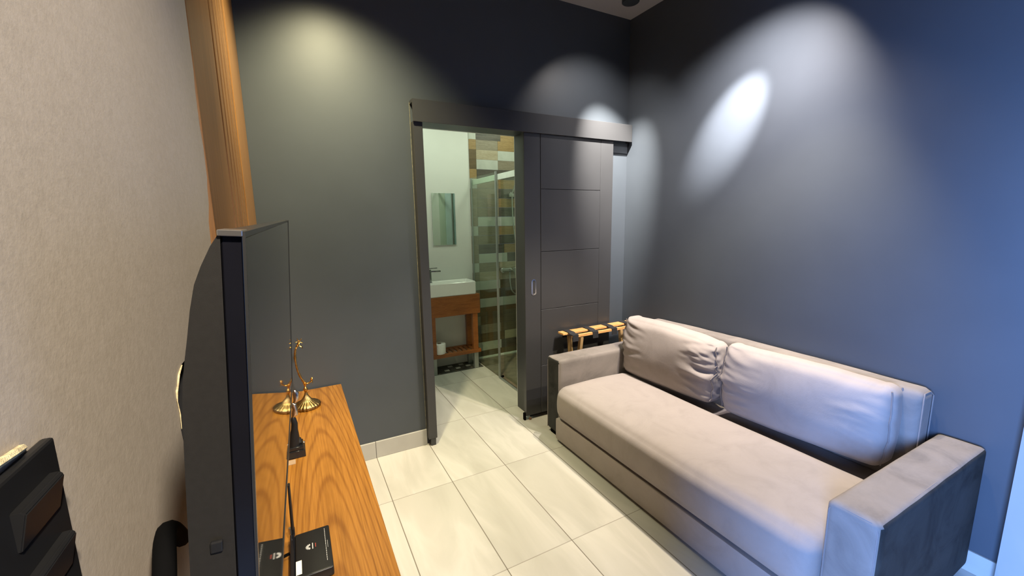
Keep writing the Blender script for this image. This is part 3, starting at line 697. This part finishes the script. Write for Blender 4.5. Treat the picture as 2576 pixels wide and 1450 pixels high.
for y0, y1 in ((SY0, SY0+.147), (SY1-.150, SY1)):
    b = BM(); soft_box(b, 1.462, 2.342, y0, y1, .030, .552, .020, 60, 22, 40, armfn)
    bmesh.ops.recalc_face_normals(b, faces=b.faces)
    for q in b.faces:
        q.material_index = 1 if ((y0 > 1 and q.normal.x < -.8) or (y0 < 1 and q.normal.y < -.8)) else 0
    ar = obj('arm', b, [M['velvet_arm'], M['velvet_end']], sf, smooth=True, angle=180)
    r_ = .019; zt2 = .545
    yy0, yy1 = y0+.010, y1-.010
    b = BM(); pts = [(1.4645, yy0, .04), (1.4645, yy0, zt2-r_*1.2), (1.4685, yy0+r_*.3, zt2-r_*.45), (1.4690, yy0+r_, zt2-.001), (1.4690, yy1-r_, zt2-.001), (1.4685, yy1-r_*.3, zt2-r_*.45), (1.4645, yy1, zt2-r_*1.2), (1.4625, yy1, .04)]
    tube(b, pts, .0026, 6); obj('piping', b, M['piping'], ar, smooth=True)
    if y0 < 1:
        b = BM(); tube(b, [(1.50, yy0+.004, .5475), (1.9, yy0+.003, .5480), (2.31, yy0+.004, .5475)], .0026, 6); obj('piping', b, M['piping'], ar, smooth=True)
    for x in (1.53, 2.28):
        obj('foot', bx(x-.05, x+.05, y0+.02, y1-.02, 0, .031), M['rubber'], sf)
def backfn(p, a, c, d):
    q = armfn(p, a, c, d); q.z += .010*math.sin(PI*c)*(1 if d > .5 else 0); return q
b = BM(); soft_box(b, 2.222, 2.344, SY0+.172, SY1-.152, .10, .738, .034, 12, 60, 30, backfn); bk_ = obj('backrest', b, M['velvet_arm'], sf, smooth=True, angle=180)
b = BM(); tube(b, [(2.338, SY0+.172, .2), (2.338, SY0+.174, .705), (2.31, SY0+.178, .727), (2.255, SY0+.178, .727), (2.240, SY0+.174, .705), (2.240, SY0+.172, .2)], .0025, 6); obj('piping', b, M['piping'], bk_, smooth=True)
obj('back_fill', bx(2.03, 2.21, SY0+.15, SY1-.155, .17, .33), M['piping'], sf)

def cushion(y0, y1, z0, z1, xf, th, lean, seed, label, wl_, wr_, rot=0, sag=0):
    """box cushion standing on the seat; wl_/wr_ wrinkle strength at the far/near ends"""
    cy = (y0+y1)/2; L = y1-y0; H = z1-z0
    root = thing('back_cushion', label, 'cushion', (xf+th/2, cy, z0), 'loose back cushions on the sofa')
    def fn(p, a, c, d):
        q = p.copy(); uu = 2*c-1; vv = 2*d-1
        fill = (1-abs(uu)**5)*(1-abs(vv)**2.4)
        side = (1-2*a)
        q.x -= side*(.040 if side > 0 else .012)*fill
        q.y += uu*.014*(1-abs(vv)**2)
        q.z += vv*.012*(1-uu**4)
        e = max(0, abs(uu)-.84)/.16
        if vv > .4: q.z += .016*e*(vv-.4)/.6
        q.z -= .014*max(0, vv)*(1-abs(uu+.15)**2)*.6
        for s_, k in ((1, wl_), (-1, wr_)):
            t_ = max(0, (s_*uu-.30)/.70)
            if t_ > 0 and side > 0:
                rr_ = noise.noise(Vector((seed+s_*3, (p.z+.10*(1-t_)*vv)*24, uu*1.8)))
                r3_ = noise.noise(Vector((seed+9+s_, p.z*46-uu*5, uu*3.0)))
                q.x -= k*(rr_*.026+r3_*.008)*t_**1.3*(1-abs(vv)**8)
                q.y += k*.010*rr_*t_*(1-abs(vv)**4)
        q.x += .005*noise.noise(Vector((seed, p.y*6, p.z*8)))*(1 if side > 0 else 0)
        q.z += .004*noise.noise(Vector((seed+2, p.y*9, 0)))*max(0, vv)
        q.x += lean*(q.z-z0) + rot*(cy-q.y)
        q.z -= sag*max(0, -uu)**1.5*max(0, vv)
        return q
    b = BM(); soft_box(b, xf, xf+th, y0, y1, z0, z1, .046, 12, 76, 48, fn)
    cov = obj('cover', b, M['velvet'], root, smooth=True, angle=180)
    # piping runs down the two ends
    for yy, c_ in ((y0+.010, .012), (y1-.010, .988)):
        for xx, a_ in ((xf+.012, .06), (xf+th-.012, .94)):
            pts = []
            for k in range(19):
                d_ = .06+.88*k/18
                zz = z0+H*d_
                pts.append(fn(Vector((xx, yy, zz)), a_, c_, d_))
            b = BM(); tube(b, pts, .0032, 6); obj('piping', b, M['piping'], cov, smooth=True)
    return root
cushion(1.452, 2.130, .392, .778, 2.010, .140, .06, 1.3, 'creased taupe back cushion farther from the camera beside the luggage rack', 1.0, 1.6, .075, .040)
cushion(.690, 1.395, .392, .764, 2.070, .118, .05, 4.7, 'smoother taupe back cushion nearer the camera by the near arm', 1.0, .35, .105, .018)

# ------------------------------------------------------------------ folded luggage rack behind the far arm
lr = thing('luggage_rack', 'folded wooden luggage rack with black straps behind the sofa arm', 'luggage rack', (2.0, 2.39, 0))
rx0, rx1 = 1.660, 2.33
obj('rail', bx(rx0, rx1, 2.376, 2.444, .638, .652, bev=.0012, seg=1), M['pine'], lr)
obj('rail', bx(rx0+.050, rx1, 2.318, 2.340, .626, .644, bev=.0012, seg=1), M['pine'], lr)
for k, x in enumerate((1.725, 1.905, 2.085, 2.262)):
    b = BM(); pts = [(2.444, .600), (2.444, .655), (2.438, .6565), (2.368, .6565), (2.352, .650), (2.314, .6475), (2.313, .60), (2.316, .60), (2.317, .644), (2.350, .646), (2.366, .6525), (2.436, .6525), (2.441, .650), (2.441, .600)]
    prism(b, pts, 'x', x-.025, x+.025); obj('strap', b, M['strap'], lr)
for (xa, ya, xb, yb) in ((1.735, 2.405, 1.735, 2.33), (1.785, 2.330, 1.785, 2.42), (2.225, 2.405, 2.225, 2.33), (2.275, 2.330, 2.275, 2.42)):
    b = BM(); vs = box(b, xa-.012, xa+.012, ya-.014, ya+.014, 0, .62, bev=.0)
    for q in b.verts:
        if q.co.z < .1: q.co.y += yb-ya
    obj('leg', b, M['pine_leg'], lr)
obj('stretcher', bx(1.735, 2.275, 2.36, 2.38, .30, .325, bev=.002), M['pine_leg'], lr)

# ------------------------------------------------------------------ ceiling spotlight
cl = thing('ceiling_spotlight', 'black cylinder spotlight hanging from the ceiling in the room corner', 'ceiling light', (1.86, 2.0, ZC))
fx_, fy_, fz_ = 1.86, 2.0, 2.703
b = BM(); lathe(b, fx_, fy_, [(.047, fz_), (.050, fz_+.002), (.050, fz_+.135), (.047, fz_+.138)], 36); obj('body', b, M['black_plastic'], cl, smooth=True)
b = BM(); lathe(b, fx_, fy_, [(.046, fz_-.0015), (.0475, fz_), (.030, fz_)], 36); obj('rim', b, M['black_plastic'], cl, smooth=True)
b = BM(); lathe(b, fx_, fy_, [(.008, fz_+.136), (.008, ZC-.02), (.035, ZC-.018), (.035, ZC)], 24); obj('stem', b, M['black_plastic'], cl, smooth=True)
